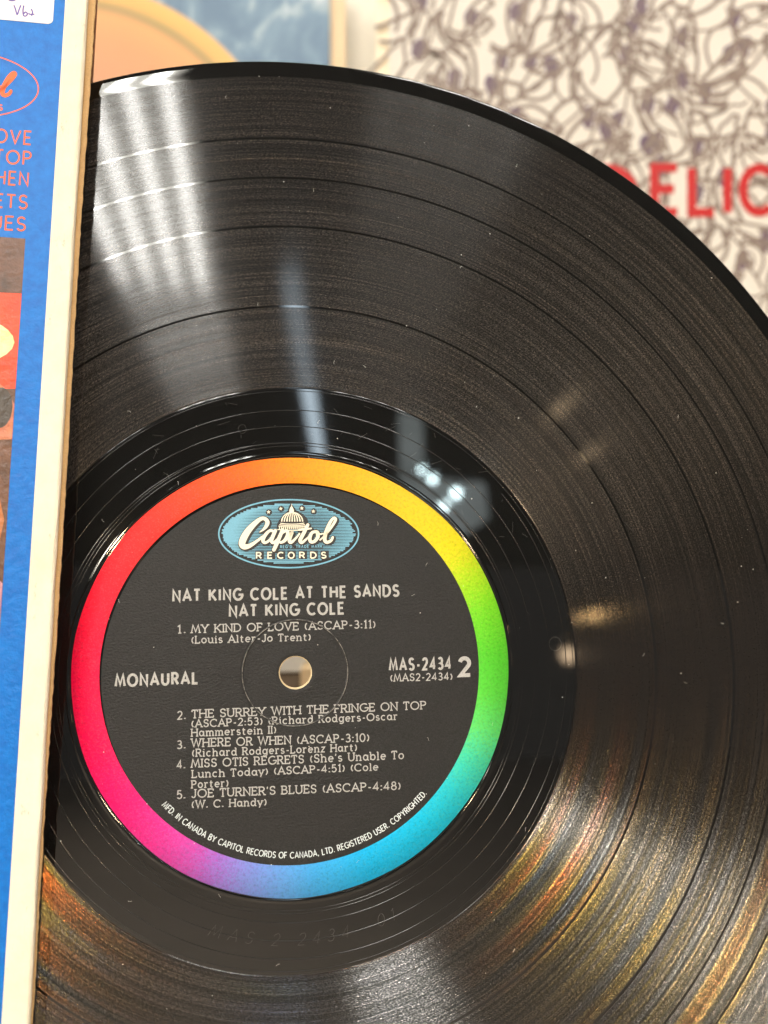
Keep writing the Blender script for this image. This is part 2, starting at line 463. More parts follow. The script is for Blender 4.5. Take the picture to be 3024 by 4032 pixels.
# raw edge of paper and vinyl round the hole
vv, ff = [], []
n = 96
for i in range(n):
    a = 2 * math.pi * i / n; c, s_ = math.cos(a), math.sin(a)
    w = 0.05 * random.random()
    for r_, z_ in ((3.82 + w, ZL + 0.05), (3.66 + w * 0.5, ZL + 0.0), (3.60, -0.4), (3.60, -1.6)): vv.append((r_ * c, r_ * s_, z_))
for i in range(n):
    j = (i + 1) % n
    for k in range(3): ff.append((i * 4 + k, i * 4 + k + 1, j * 4 + k + 1, j * 4 + k))
mesh("spindle_hole_rim", vv, ff, M_edge, LAB, True, MM)

# ------------------------------------------------------------------ stroke lettering
A_ = arc
UP = {
 'A': (.80, [[(0, 0), (.4, 1), (.8, 0)], [(.14, .32), (.66, .32)]], [(0, 0), (.8, 0)]),
 'B': (.62, [[(.03, 0), (.03, 1)], [(.03, 1), (.3, 1)] + A_(.3, .765, .22, .235, 90, -90) + [(.03, .53)], [(.03, .53), (.32, .53)] + A_(.32, .265, .28, .265, 90, -90) + [(.03, 0)]], [('l', .03, 0), ('l', .03, 1)]),
 'C': (.80, [A_(.46, .5, .46, .5, 48, 312, 18)], [('v', .77, .84)]),
 'D': (.76, [[(.03, 0), (.03, 1), (.28, 1)] + A_(.28, .5, .46, .5, 90, -90, 14) + [(.03, 0)]], [('l', .03, 0), ('l', .03, 1)]),
 'E': (.56, [[(.55, 1), (.03, 1), (.03, 0), (.56, 0)], [(.03, .52), (.48, .52)]], [('l', .03, 0), ('l', .03, 1), ('v', .55, .9), ('v', .56, .1)]),
 'F': (.53, [[(.53, 1), (.03, 1), (.03, 0)], [(.03, .5), (.46, .5)]], [(.03, 0), ('l', .03, 1), ('v', .53, .9)]),
 'G': (.86, [A_(.48, .5, .47, .5, 48, 350, 18) + [(.95 * .98, .46), (.52, .46)]], []),
 'H': (.74, [[(.03, 0), (.03, 1)], [(.71, 0), (.71, 1)], [(.03, .52), (.71, .52)]], [(.03, 0), (.03, 1), (.71, 0), (.71, 1)]),
 'I': (.10, [[(.05, 0), (.05, 1)]], [(.05, 0), (.05, 1)]),
 'J': (.46, [[(.40, 1), (.40, .28)] + A_(.20, .25, .20, .25, 0, -165, 8)], [(.40, 1)]),
 'K': (.70, [[(.03, 0), (.03, 1)], [(.64, 1), (.06, .42)], [(.22, .56), (.70, 0)]], [(.03, 0), (.03, 1), (.64, 1), (.68, 0)]),
 'L': (.52, [[(.03, 1), (.03, 0), (.52, 0)]], [(.03, 1), ('l', .03, 0), ('v', .52, .1)]),
 'M': (.94, [[(0, 0), (.16, 1), (.47, .12), (.78, 1), (.94, 0)]], [(0, 0), (.94, 0)]),
 'N': (.72, [[(.03, 0), (.03, 1), (.69, 0), (.69, 1)]], [(.03, 0), (.69, 1), ('l', .03, 1)]),
 'O': (.92, [('c', A_(.46, .5, .46, .5, 0, 360, 26))], []),
 'P': (.60, [[(.03, 0), (.03, 1), (.3, 1)] + A_(.3, .74, .27, .26, 90, -90) + [(.03, .48)]], [(.03, 0), ('l', .03, 1)]),
 'R': (.64, [[(.03, 0), (.03, 1), (.3, 1)] + A_(.3, .74, .27, .26, 90, -90) + [(.03, .48)], [(.3, .48), (.62, 0)]], [(.03, 0), ('l', .03, 1), (.62, 0)]),
 'S': (.58, [A_(.29, .75, .25, .25, 25, 270, 12) + A_(.29, .25, .27, .25, 90, -155, 12)[1:]], [('v', .52, .86), ('v', .05, .14)]),
 'T': (.60, [[(0, 1), (.6, 1)], [(.3, 1), (.3, 0)]], [(.3, 0), ('v', .0, .9), ('v', .6, .9)]),
 'U': (.70, [[(.03, 1), (.03, .33)] + A_(.35, .33, .32, .33, 180, 360, 12) + [(.67, 1)]], [(.03, 1), (.67, 1)]),
 'V': (.76, [[(0, 1), (.38, 0), (.76, 1)]], [(0, 1), (.76, 1)]),
 'W': (1.10, [[(0, 1), (.28, 0), (.55, 1), (.82, 0), (1.10, 1)]], [(0, 1), (1.1, 1)]),
 'Y': (.72, [[(0, 1), (.36, .47), (.72, 1)], [(.36, .47), (.36, 0)]], [(0, 1), (.72, 1), (.36, 0)]),
 '0': (.62, [('c', A_(.31, .5, .30, .5, 0, 360, 22))], []),
 '1': (.30, [[(.02, .84), (.2, 1), (.2, 0)]], [(.2, 0)]),
 '2': (.58, [A_(.29, .72, .26, .28, 165, -35, 12) + [(.04, 0), (.58, 0)]], []),
 '3': (.56, [A_(.27, .755, .22, .245, 150, -90, 12) + A_(.27, .255, .27, .255, 90, -150, 12)[1:]], []),
 '4': (.64, [[(.46, 0), (.46, 1), (.02, .27), (.64, .27)]], []),
 '5': (.56, [[(.5, 1), (.12, 1), (.07, .56)] + A_(.27, .32, .27, .32, 125, -150, 14)], []),
 '8': (.58, [('c', A_(.29, .76, .21, .24, 0, 360, 16)), ('c', A_(.29, .26, .27, .26, 0, 360, 18))], []),
 '(': (.26, [A_(.52, .43, .46, .54, 128, 232, 10)], []),
 ')': (.26, [A_(-.26, .43, .46, .54, 52, -52, 10)], []),
 '-': (.36, [[(.04, .38), (.34, .38)]], []),
 '.': (.14, [[(.07, -.01), (.07, .13)]], []),
 ',': (.14, [[(.09, .13), (.03, -.14)]], []),
 ':': (.14, [[(.07, -.01), (.07, .13)], [(.07, .48), (.07, .62)]], []),
 "'": (.12, [[(.07, 1), (.04, .72)]], []),
 '+': (.5, [[(0, .4), (.5, .4)], [(.25, .15), (.25, .65)]], []),
}
XH = .68
LO = {
 'a': (.62, [('c', A_(.28, .34, .26, .33, 0, 360, 18)), [(.55, XH), (.55, 0)]], [('r', .55, 0)]),
 'b': (.60, [[(.04, 1), (.04, 0)], ('c', A_(.32, .34, .27, .33, 0, 360, 18))], [('l', .04, 1)]),
 'c': (.56, [A_(.30, .34, .28, .33, 48, 312, 14)], []),
 'd': (.64, [('c', A_(.28, .34, .26, .33, 0, 360, 18)), [(.55, 1), (.55, 0)]], [('l', .55, 1), ('r', .55, 0)]),
 'e': (.58, [[(.03, .36), (.56, .36)] + A_(.30, .34, .27, .33, 6, 315, 16)], []),
 'g': (.60, [('c', A_(.28, .34, .26, .33, 0, 360, 18)), [(.55, XH), (.55, -.06)] + A_(.30, -.06, .25, .2, 0, -150, 8)], [('r', .55, XH)]),
 'h': (.64, [[(.07, 1), (.07, 0)], A_(.31, .40, .24, .27, 180, 0, 10) + [(.55, 0)]], [('l', .07, 1), (.07, 0), (.55, 0)]),
 'i': (.20, [[(.1, XH), (.1, 0)], [(.1, .86), (.1, .99)]], [('l', .1, XH), (.1, 0)]),
 'l': (.20, [[(.1, 1), (.1, 0)]], [('l', .1, 1), (.1, 0)]),
 'm': (.94, [[(.07, XH), (.07, 0)], A_(.27, .42, .20, .25, 180, 0, 10) + [(.47, 0)], A_(.67, .42, .20, .25, 180, 0, 10) + [(.87, 0)]], [('l', .07, XH), (.07, 0), (.47, 0), (.87, 0)]),
 'n': (.62, [[(.07, XH), (.07, 0)], A_(.30, .40, .23, .27, 180, 0, 10) + [(.53, 0)]], [('l', .07, XH), (.07, 0), (.53, 0)]),
 'o': (.60, [('c', A_(.30, .34, .28, .33, 0, 360, 18))], []),
 'r': (.44, [[(.09, XH), (.09, 0)], A_(.30, .40, .21, .27, 180, 48, 8)], [('l', .09, XH), (.09, 0)]),
 's': (.46, [A_(.23, .505, .18, .165, 25, 270, 10) + A_(.23, .17, .20, .17, 90, -155, 10)[1:]], []),
 't': (.42, [[(.15, .92), (.15, .16)] + A_(.29, .16, .14, .16, 180, 310, 6), [(.0, XH - .03), (.38, XH - .03)]], []),
 'u': (.62, [[(.06, XH), (.06, .26)] + A_(.30, .26, .24, .26, 180, 360, 10), [(.54, XH), (.54, 0)]], [('l', .06, XH), ('l', .54, XH), ('r', .54, 0)]),
 'z': (.5, [[(.03, XH), (.46, XH), (.03, 0), (.48, 0)]], []),
 'y': (.58, [[(.02, XH), (.29, 0)], [(.56, XH), (.18, -.26)]], [(.02, XH), (.56, XH)]),
}
def glyph(ch): return LO.get(ch) or UP.get(ch)

def text(m, s, x0, y0, x1, y1, cap, hw, z, slab=False, sp=0.22):
    ws = [glyph(c)[0] if c != ' ' else 0.30 for c in s]
    L = math.hypot(x1 - x0, y1 - y0)
    n = len(s)
    hs = min(1.35, max(0.55, (L - (sp * cap + 2 * hw) * (n - 1)) / (sum(ws) * cap)))
    gap = (L - sum(ws) * cap * hs) / max(1, n - 1)
    ca, sa = (x1 - x0) / L, (y1 - y0) / L
    X = 0.0
    for c, w in zip(s, ws):
        jy = random.uniform(-.012, .012) * cap
        if c != ' ':
            def T(p): 
                a, b_ = X + p[0] * cap * hs, p[1] * cap + jy
                return (x0 + a * ca - b_ * sa, y0 + a * sa + b_ * ca)
            _, st, se = glyph(c)
            for k in st:
                if k[0] == 'c': m.stroke([T(p) for p in k[1]], hw, z, True)
                else: m.stroke([T(p) for p in k], hw * (1.35 if c in '.:' else 1), z)
            if slab:
                sl = 0.15
                for q in se:
                    if q[0] == 'v':
                        m.stroke([T((q[1], q[2] - .12)), T((q[1], q[2] + .12))], hw * 0.9, z); continue
                    if q[0] == 'l': a, b_, l0, l1 = q[1], q[2], sl, 0
                    elif q[0] == 'r': a, b_, l0, l1 = q[1], q[2], 0, sl
                    else: a, b_, l0, l1 = q[0], q[1], sl, sl
                    m.stroke([T((a - l0, b_)), T((a + l1, b_))], hw * 0.9, z)
        X += w * cap * hs + gap
ZT = ZL + 0.025
LINES = [("NAT KING COLE AT THE SANDS", -28.16, 16.88, 24.49, 17.59, 2.5, .27, 0), ("NAT KING COLE", -15.22, 13.22, 11.36, 13.6, 2.5, .27, 0),
 ("MONAURAL", -40.78, -2.26, -22.44, -1.99, 2.5, .28, 0), ("MAS-2434", 22.2, .08, 36.8, .2, 2.6, .26, 0), ("(MAS2-2434)", 22.33, -2.45, 37.14, -2.42, 1.6, .13, 1), ("2", 39.0, -1.43, 41.5, -1.37, 4.0, .47, 0),
 ("1.", -27.05, 9.55, -25.3, 9.58, 1.75, .135, 1), ("MY KIND OF LOVE (ASCAP-3:11)", -23.9, 9.58, 18.86, 10.12, 1.75, .135, 1), ("(Louis Alter-Jo Trent)", -23.89, 7.16, 3.55, 7.41, 1.6, .13, 1),
 ("2.", -26.84, -10.0, -25.1, -9.95, 1.75, .135, 1), ("THE SURREY WITH THE FRINGE ON TOP", -23.6, -9.8, 30.69, -9.1, 1.75, .135, 1), ("(ASCAP-2:53) (Richard Rodgers-Oscar", -23.71, -11.87, 23.81, -11.4, 1.6, .13, 1), ("Hammerstein II)", -23.69, -13.94, -4.48, -13.75, 1.6, .13, 1),
 ("3.", -26.88, -16.6, -25.1, -16.55, 1.75, .135, 1), ("WHERE OR WHEN (ASCAP-3:10)", -23.67, -16.3, 17.14, -16.2, 1.75, .135, 1), ("(Richard Rodgers-Lorenz Hart)", -23.5, -18.48, 14.24, -18.3, 1.6, .13, 1),
 ("4.", -26.83, -21.04, -25.1, -21.0, 1.75, .135, 1), ("MISS OTIS REGRETS (She's Unable To", -23.63, -20.89, 25.22, -20.44, 1.75, .135, 1), ("Lunch Today) (ASCAP-4:51) (Cole", -23.46, -23.2, 19.13, -22.88, 1.6, .13, 1), ("Porter)", -23.53, -25.5, -15.32, -25.4, 1.6, .13, 1),
 ("5.", -26.76, -27.75, -25.0, -27.7, 1.75, .135, 1), ("JOE TURNER'S BLUES (ASCAP-4:48)", -23.51, -27.6, 24.41, -27.45, 1.75, .135, 1), ("(W. C. Handy)", -23.49, -29.9, -6.67, -29.95, 1.6, .13, 1)]
for (s, x0, y0, x1, y1, cap, hw, slab) in LINES:
    m = MB(); text(m, s, x0, y0, x1, y1, cap, hw, ZT, bool(slab), 0.12 if slab else 0.10)
    m.build("printed_line", M_silver, LAB)

# maker's line along the lower edge of the black field
def arc_text(m, s, r, a0, a1, cap, hw, z):
    ws = [glyph(c)[0] if c != ' ' else 0.30 for c in s]
    L = math.radians(a1 - a0) * r
    hs = min(1.2, (L - (.12 * cap + hw) * (len(s) - 1)) / (sum(ws) * cap))
    gap = (L - sum(ws) * cap * hs) / (len(s) - 1)
    X = 0
    for c, w in zip(s, ws):
        if c != ' ':
            mid = X + w * cap * hs / 2
            an = math.radians(a0) + mid / r
            bx, by = r * math.cos(an), r * math.sin(an)
            tx, ty = -math.sin(an), math.cos(an)
            ux, uy = -math.cos(an), -math.sin(an)
            def T(p):
                a, b_ = (p[0] - w / 2) * cap * hs, p[1] * cap
                return (bx + tx * a + ux * b_, by + ty * a + uy * b_)
            for k in glyph(c)[1]:
                if k[0] == 'c': m.stroke([T(p) for p in k[1]], hw, z, True)
                else: m.stroke([T(p) for p in k], hw, z)
        X += w * cap * hs + gap
m = MB(); arc_text(m, "MFD. IN CANADA BY CAPITOL RECORDS OF CANADA, LTD. REGISTERED USER. COPYRIGHTED.", 41.95, -136.0, -43.2, 1.3, .10, ZT)
m.build("printed_line", M_white, LAB)

# ------------------------------------------------------------------ oval emblem
def EM(u, v): return (-1.35 + (u - 807) / 39.6, 32.5 - (v - 480) / 39.3)
def E3(pts): return [(*EM(p[0], p[1]), p[2] / 39.6 / 2) for p in pts]
SCRIPT = [
 [(531, 465, 8), (565, 440, 22), (590, 410, 34), (602, 372, 38), (577, 340, 34), (538, 343, 36), (484, 385, 46), (427, 447, 58), (383, 519, 64), (368, 574, 60), (392, 600, 52), (442, 589, 38), (506, 547, 26), (560, 505, 22)],
 [(668, 462, 26), (625, 452, 26), (580, 495, 32), (560, 545, 32), (585, 563, 26), (630, 530, 22), (672, 462, 24)],
 [(676, 452, 32), (652, 505, 34), (640, 548, 32), (662, 563, 26), (705, 520, 20)],
 [(742, 446, 32), (700, 545, 36), (662, 630, 34)],
 [(712, 505, 18), (752, 462, 26), (786, 456, 30), (790, 492, 34), (765, 540, 32), (730, 562, 24), (712, 556, 18)],
 [(775, 530, 16), (812, 500, 18), (836, 456, 28), (806, 535, 34), (822, 562, 28), (868, 520, 20), (900, 480, 16)],
 [(978, 398, 30), (940, 475, 34), (906, 540, 34), (922, 564, 28), (960, 535, 20), (992, 505, 16)],
 [(895, 446, 16), (940, 440, 20), (1010, 432, 14)],
 [(1062, 462, 26), (1020, 470, 28), (996, 515, 34), (1005, 556, 30), (1040, 552, 30), (1072, 510, 34), (1066, 465, 28), (1090, 486, 16), (1120, 480, 14)],
 [(1092, 540, 14), (1150, 485, 18), (1210, 405, 24), (1240, 350, 26), (1222, 334, 24), (1185, 380, 30), (1146, 475, 36), (1136, 538, 34), (1158, 562, 30), (1196, 545, 26), (1212, 515, 22)],
]
def script(m, z, grow=0.0, dx=0.0, dy=0.0, tf=None):
    for st in SCRIPT:
        q = smooth_path(E3(st), 4)
        pts = [(a + dx, b_ + dy) for a, b_, w in q]; ws = [w + grow for a, b_, w in q]
        if tf: pts = [tf(p) for p in pts]
        m.stroke(pts, ws, z, False, 0.003)
        for (p, w) in ((pts[0], ws[0]), (pts[-1], ws[-1])):
            m.k += 1
            m.poly([(p[0] + w * math.cos(a * math.pi / 4), p[1] + w * math.sin(a * math.pi / 4)) for a in range(8)], z + 0.04 + 0.003 * (m.k % 12))
ec = EM(805, 479)
EA, EB = 655 / 39.6, 321 / 39.3
m = MB()
m.stroke([(ec[0] + (EA - .1) * math.cos(a), ec[1] + (EB - .1) * math.sin(a)) for a in [2 * math.pi * i / 120 for i in range(120)]], .17, ZT, True)
# engraved sky: light blue lines that swell to solid near the upper left and lower edge
ia, ib = EA - 1.05, EB - 1.05
nl = 40
for i in range(nl):
    yy = -ib + (i + .5) * 2 * ib / nl
    xx = ia * math.sqrt(max(0, 1 - (yy / ib) ** 2))
    q = abs(yy) / ib
    th_ = 2 * ib / nl
    l0 = -xx - random.uniform(-.1, .35); l1 = xx + random.uniform(-.5, .3)
    # thick outer ends, thin middle
    k = []
    for j in range(13):
        u_ = -1 + 2 * j / 12
        edge = abs(u_) ** 3
        left = 0.30 if (u_ < -.15 and yy > -ib * .3) else 0.0
        hw = th_ * (0.17 + 0.30 * max(edge * (1.0 if u_ < 0 else .75), q ** 3 * .8) + left * max(0, (-u_ - .15)) * .7)
        k.append((ec[0] + (l0 + (l1 - l0) * (u_ + 1) / 2), ec[1] + yy, min(hw, th_ * .53)))
    m.stroke([(a, b_) for a, b_, c in k], [c for a, b_, c in k], ZT, False, 0.0)
EMB = m.build("emblem", M_blue_ink, LAB)
m = MB()
script(m, ZT + .05, .26, .10, -.12)
script(m, ZT + .05, .20, .32, -.25)
for (cx_, w) in ((832, 270),):
    pass
for (u_, v_) in ((612, 278), (725, 247), (922, 243), (1030, 272)):
    c = EM(u_, v_); m.poly([(c[0] + .1 + .75 * math.cos(a * math.pi / 8), c[1] - .05 + .75 * math.sin(a * math.pi / 8)) for a in range(16)], ZT + .05)
# dark ground behind the dome
m.poly([EM(*p) for p in [(690, 440), (690, 395), (712, 350), (745, 305), (790, 268), (800, 230), (818, 196), (850, 230), (870, 262), (930, 295), (975, 340), (985, 400), (985, 440)]], ZT + .053)
# shadow behind the lower word
RECX = [527, 632, 725, 824, 928, 1030, 1132]
for u_ in RECX:
    a = EM(u_ - 36, 716); c = EM(u_ + 42, 640)
    m.poly([(a[0], a[1]), (c[0], a[1]), (c[0], c[1]), (a[0], c[1])], ZT + .051)
a = EM(712, 624); c = EM(1120, 588); m.poly([(a[0], a[1]), (c[0], a[1]), (c[0], c[1]), (a[0], c[1])], ZT + .049)
m.build("emblem_shadow", M_black_ink, LAB)
m = MB()
script(m, ZT + .12)
for ch, u_ in zip("RECORDS", RECX):
    a = EM(u_ - 27, 708); c = EM(u_ + 25, 708)
    text(m, ch, a[0], a[1], c[0], c[1], 1.36, .155, ZT + .12)
for (u_, v_) in ((612, 278), (725, 247), (922, 243), (1030, 272)):
    c = EM(u_, v_)
    m.poly([(c[0] + (.5 if i % 2 == 0 else .22) * math.sin(i * math.pi / 5), c[1] + (.5 if i % 2 == 0 else .22) * math.cos(i * math.pi / 5)) for i in range(10)], ZT + .12)
# domed building: ribs, rings and a row of columns
for i in range(9):
    q = -1 + i / 4
    pts = [EM(832 + q * 98 * math.cos(s_), 368 - 88 * math.sin(s_)) for s_ in [k * math.pi / 2 / 7 for k in range(8)]]
    m.stroke(pts, [.16 - .015 * k for k in range(8)], ZT + .12, False)
for (v_, hw_, t_) in ((352 + 26, 112, .10), (392, 120, .10), (404, 128, .08), (436, 138, .10)):
    m.stroke([EM(832 - hw_, v_ + 5), EM(832 - hw_ * .5, v_ + 12), EM(832, v_ + 14), EM(832 + hw_ * .5, v_ + 12), EM(832 + hw_, v_ + 4)], t_, ZT + .12)
for i in range(14):
    u_ = 714 + i * 18.2
    m.stroke([EM(u_, 412), EM(u_, 440)], .11, ZT + .12)
m.poly([EM(*p) for p in [(806, 282), (806, 262), (812, 240), (826, 218), (840, 240), (848, 262), (848, 282)]], ZT + .125)
m.stroke([EM(827, 222), EM(828, 202)], .06, ZT + .12)
m.build("emblem_lettering", M_cream_ink, LAB)
m = MB(); a = EM(722, 613); c = EM(1112, 611)
text(m, "REG'D. TRADE MARK", a[0], a[1], c[0], c[1], .56, .07, ZT + .12)
m.build("emblem_small_print", M_blue_ink, LAB)

# ------------------------------------------------------------------ scratches of the matrix number in the smooth ring
t = NT("scratched_vinyl")
M_scratch = t.done(t.n('ShaderNodeBsdfPrincipled', {'Base Color': (0.10, 0.095, 0.09, 1), 'Roughness': 0.5}))
m = MB()
def scr(pts, w=.05): m.stroke(pts, w, .012)
def on_arc(s, r, a0, a1, cap, w):
    ws = [glyph(c)[0] if c != ' ' else .3 for c in s]
    tot = sum(ws) + .5 * (len(s) - 1); X = 0
    for c, q in zip(s, ws):
        an = math.radians(a0 + (a1 - a0) * (X + q / 2) / tot); X += q + .5
        if c == ' ': continue
        bx, by = r * math.cos(an), r * math.sin(an); tx, ty = -math.sin(an), math.cos(an); ux, uy = -math.cos(an), -math.sin(an)
        for k in glyph(c)[1]:
            P_ = k[1] if k[0] == 'c' else k
            T = lambda p: (bx + tx * ((p[0] - q / 2) + p[1] * .25) * cap + ux * p[1] * cap, by + ty * ((p[0] - q / 2) + p[1] * .25) * cap + uy * p[1] * cap)
            m.stroke([T(p) for p in P_], w, .012)
on_arc("MAS-2-2434 -01", 61.2, -109, -68, 2.6, .022)
for _ in range(70):
    a = random.uniform(0, 2 * math.pi); r_ = random.uniform(52, 147)
    if random.random() < .4: a = random.uniform(.5, 2.2); r_ = random.uniform(52, 66)
    l = random.uniform(.5, 3.0); d = random.uniform(0, math.pi)
    x0, y0 = r_ * math.cos(a), r_ * math.sin(a)
    m.stroke([(x0, y0), (x0 + l * math.cos(d), y0 + l * math.sin(d))], .014, .012)
for (x_, y_, r_) in ((-12.5, 57.5, .95), (62.6, 5.6, 1.5)):
    m.stroke(arc(x_, y_, r_, r_ * 1.1, 0, 360, 24), .016, .012, True)
tag(m.build("fine_scratches", M_scratch, disc), kind='stuff')

# dust: flecks and a few curled fibres lying on disc and label
M_dust = paper("dust", srgb(215, 212, 205), 0.9, 0.2)
m = MB()
for _ in range(250):
    a = random.uniform(0, 2 * math.pi); r_ = math.sqrt(random.uniform(5 ** 2, 149 ** 2))
    x_, y_ = r_ * math.cos(a), r_ * math.sin(a)
    s_ = random.choice((.05, .06, .07, .09, .15))
    z_ = (ZL + .05) if r_ < 50.5 else .03
    n = 5
    m.poly([(x_ + s_ * random.uniform(.5, 1.3) * math.cos(k * 2 * math.pi / n), y_ + s_ * random.uniform(.5, 1.3) * math.sin(k * 2 * math.pi / n)) for k in range(n)], z_)
for _ in range(60):
    a = random.uniform(0, 2 * math.pi); r_ = math.sqrt(random.uniform(10 ** 2, 145 ** 2))
    x_, y_ = r_ * math.cos(a), r_ * math.sin(a); z_ = (ZL + .06) if r_ < 50.5 else .035
    d = random.uniform(0, 6.3); pts = [(x_, y_)]
    for k in range(6):
        d += random.uniform(-.7, .7); pts.append((pts[-1][0] + .16 * math.cos(d), pts[-1][1] + .16 * math.sin(d)))
    m.stroke(pts, .022, z_)
tag(m.build("dust", M_dust, REC), kind='stuff')

# ------------------------------------------------------------------ cardboard sleeve at the left
ja = math.radians(-1.995)
MJ = MR @ Matrix.Rotation(ja, 4, 'Z')
JK = empty("record_sleeve", MJ)
tag(JK, 'blue cardboard record sleeve with white border and orange lettering, at the left holding the record', 'record sleeve')
t = NT("cream_card")
tc = t.n('ShaderNodeTexCoord').outputs['Object']
w1 = t.noise(tc, 55.0, 6.0, 0.7).outputs['Fac']
w2 = t.noise(t.vmath('MULTIPLY', tc, (1.0, 0.45, 1.0)), 420.0, 4.0, 0.75).outputs['Fac']
w3 = t.noise(tc, 1800.0, 3.0, 0.6).outputs['Fac']
colr = t.mix(t.math('MULTIPLY', t.ramp(w1, [(0.42, 0.0), (0.68, 1.0)]), 0.32), srgb(246, 236, 214), srgb(214, 194, 156))
colr = t.mix(t.ramp(w2, [(0.62, 0.0), (0.72, 0.55)]), colr, srgb(150, 132, 104))
colr = t.mix(t.math('MULTIPLY', w3, 0.12), colr, srgb(190, 172, 140))
bp = t.n('ShaderNodeBump', {'Strength': 0.35, 'Distance': 0.0005, 'Height': w2})
M_cream_card = t.done(t.n('ShaderNodeBsdfPrincipled', {'Base Color': colr, 'Roughness': 0.6, 'Specular IOR Level': 0.35, 'Normal': bp.outputs[0]}))
M_tan_card = paper("raw_board_edge", srgb(205, 168, 118), 0.8, 0.2, 0.2, 0.5, 900)
M_brown_card = paper("worn_brown_edge", srgb(120, 78, 46), 0.8, 0.2, 0.2)
t = NT("blue_print")
tc = t.n('ShaderNodeTexCoord').outputs['Object']
n1 = t.noise(tc, 420.0, 4.0, 0.65).outputs['Fac']
n2 = t.noise(t.vmath('MULTIPLY', tc, (1.0, .6, 1.0)), 160.0, 6.0, 0.75).outputs['Fac']
colr = t.ramp(n1, [(0.3, srgb(0, 98, 184)), (0.7, srgb(0, 116, 204))])
colr = t.mix(t.ramp(n2, [(0.66, 0.0), (0.76, 0.55)]), colr, srgb(150, 190, 225))
bp = t.n('ShaderNodeBump', {'Strength': 0.35, 'Distance': 0.0006, 'Height': t.noise(tc, 520.0, 3.0, 0.6).outputs['Fac']})
M_blue = t.done(t.n('ShaderNodeBsdfPrincipled', {'Base Color': colr, 'Roughness': 0.40, 'Specular IOR Level': 0.34, 'Normal': bp.outputs[0]}))
M_orange_ink = ink("orange_ink", srgb(242, 108, 46), 0.12)
JZ = 7.5
JY0, JY1 = -148, 168
# front panel: board with a rounded fold at its open edge
m = MB()
nY = 40
prof_e = [(-370, JZ - 1.3), (-370, JZ), (-55.2, JZ), (-54.4, JZ - .02), (-54.0, JZ - .15), (-53.75, JZ - .45), (-53.7, JZ - .85), (-53.8, JZ - 1.3)]
for i in range(nY + 1):
    y_ = JY0 + (JY1 - JY0) * i / nY
    for k, (x_, z_) in enumerate(prof_e):
        w = (random.uniform(-.10, .10) - .5 * (y_ / 200)) if k >= 3 else 0
        m.v.append((x_ + w, y_, z_))
K = len(prof_e)
for i in range(nY):
    for k in range(K):
        l = (k + 1) % K
        m.f.append((i * K + k, i * K + l, (i + 1) * K + l, (i + 1) * K + k))
m.f += [tuple(range(K)), tuple(nY * K + k for k in range(K - 1, -1, -1))]
FP = m.build("front_panel", M_cream_card, JK, False)
# second board layer seen behind the fold, with a frayed edge
m = MB(); n = 260
for i in range(n + 1):
    y_ = JY0 + (JY1 - JY0) * i / n
    e = -53.05 + random.uniform(-.10, .10) + .12 * math.sin(y_ * .05) + .35 * (y_ / 170)
    for x_, z_ in ((-120, JZ - 2.0), (-120, JZ - 1.4), (e - .25, JZ - 1.4), (e, JZ - 1.55), (e, JZ - 1.9), (e - .2, JZ - 2.0)): m.v.append((x_, y_, z_))
for i in range(n):
    for k in range(6):
        l = (k + 1) % 6
        m.f.append((i * 6 + k, i * 6 + l, (i + 1) * 6 + l, (i + 1) * 6 + k))
m.build("inner_flap", M_tan_card, JK)
m = MB(); m.box(-370, -54.5, JY0, JY1, -4.2, -3.0)
m.build("back_panel", M_brown_card, JK)
m = MB(); m.box(-371.2, -370.05, JY0, JY1, -4.2, JZ - .2)
m.build("spine", M_cream_card, JK)
# printed blue field
def sheet(name, x0, x1, y0, y1, z, mat, par, th=.03):
    m = MB(); m.box(x0, x1, y0, y1, z, z + th); return m.build(name, mat, par)
sheet("blue_field", -366, -59.15, JY0 + 3, JY1 - 2, JZ + .01, M_blue, FP)
# orange song titles, right aligned
m = MB()
for s, xr, yb, wd in (("MY KIND OF LOVE", -64.8, 119.7, 37), ("THE SURREY WITH THE FRINGE ON TOP", -64.5, 114.8, 84), ("WHERE OR WHEN", -64.8, 109.8, 34), ("MISS OTIS REGRETS", -64.7, 104.3, 43), ("JOE TURNER'S BLUES", -64.8, 99.1, 46)):
    text(m, s, xr - wd, yb, xr, yb, 3.1, .2, JZ + .07, False, .15)
m.build("song_titles", M_orange_ink, FP)
# orange oval emblem
def JT(p): return (-80.0 + (p[0] - ec[0]) * .98, 133.1 + (p[1] - ec[1]) * .98)
m = MB()
m.stroke([JT((ec[0] + (EA - .1) * math.cos(a), ec[1] + (EB - .1) * math.sin(a))) for a in [2 * math.pi * i / 100 for i in range(100)]], .15, JZ + .07, True)
script(m, JZ + .07, .1, 0, 0, JT)
for ch, u_ in zip("RECORDS", RECX):
    a = JT(EM(u_ - 27, 708)); c = JT(EM(u_ + 25, 708)); text(m, ch, a[0], a[1], c[0], c[1], 1.3, .16, JZ + .07)
m.build("oval_emblem", M_orange_ink, FP)
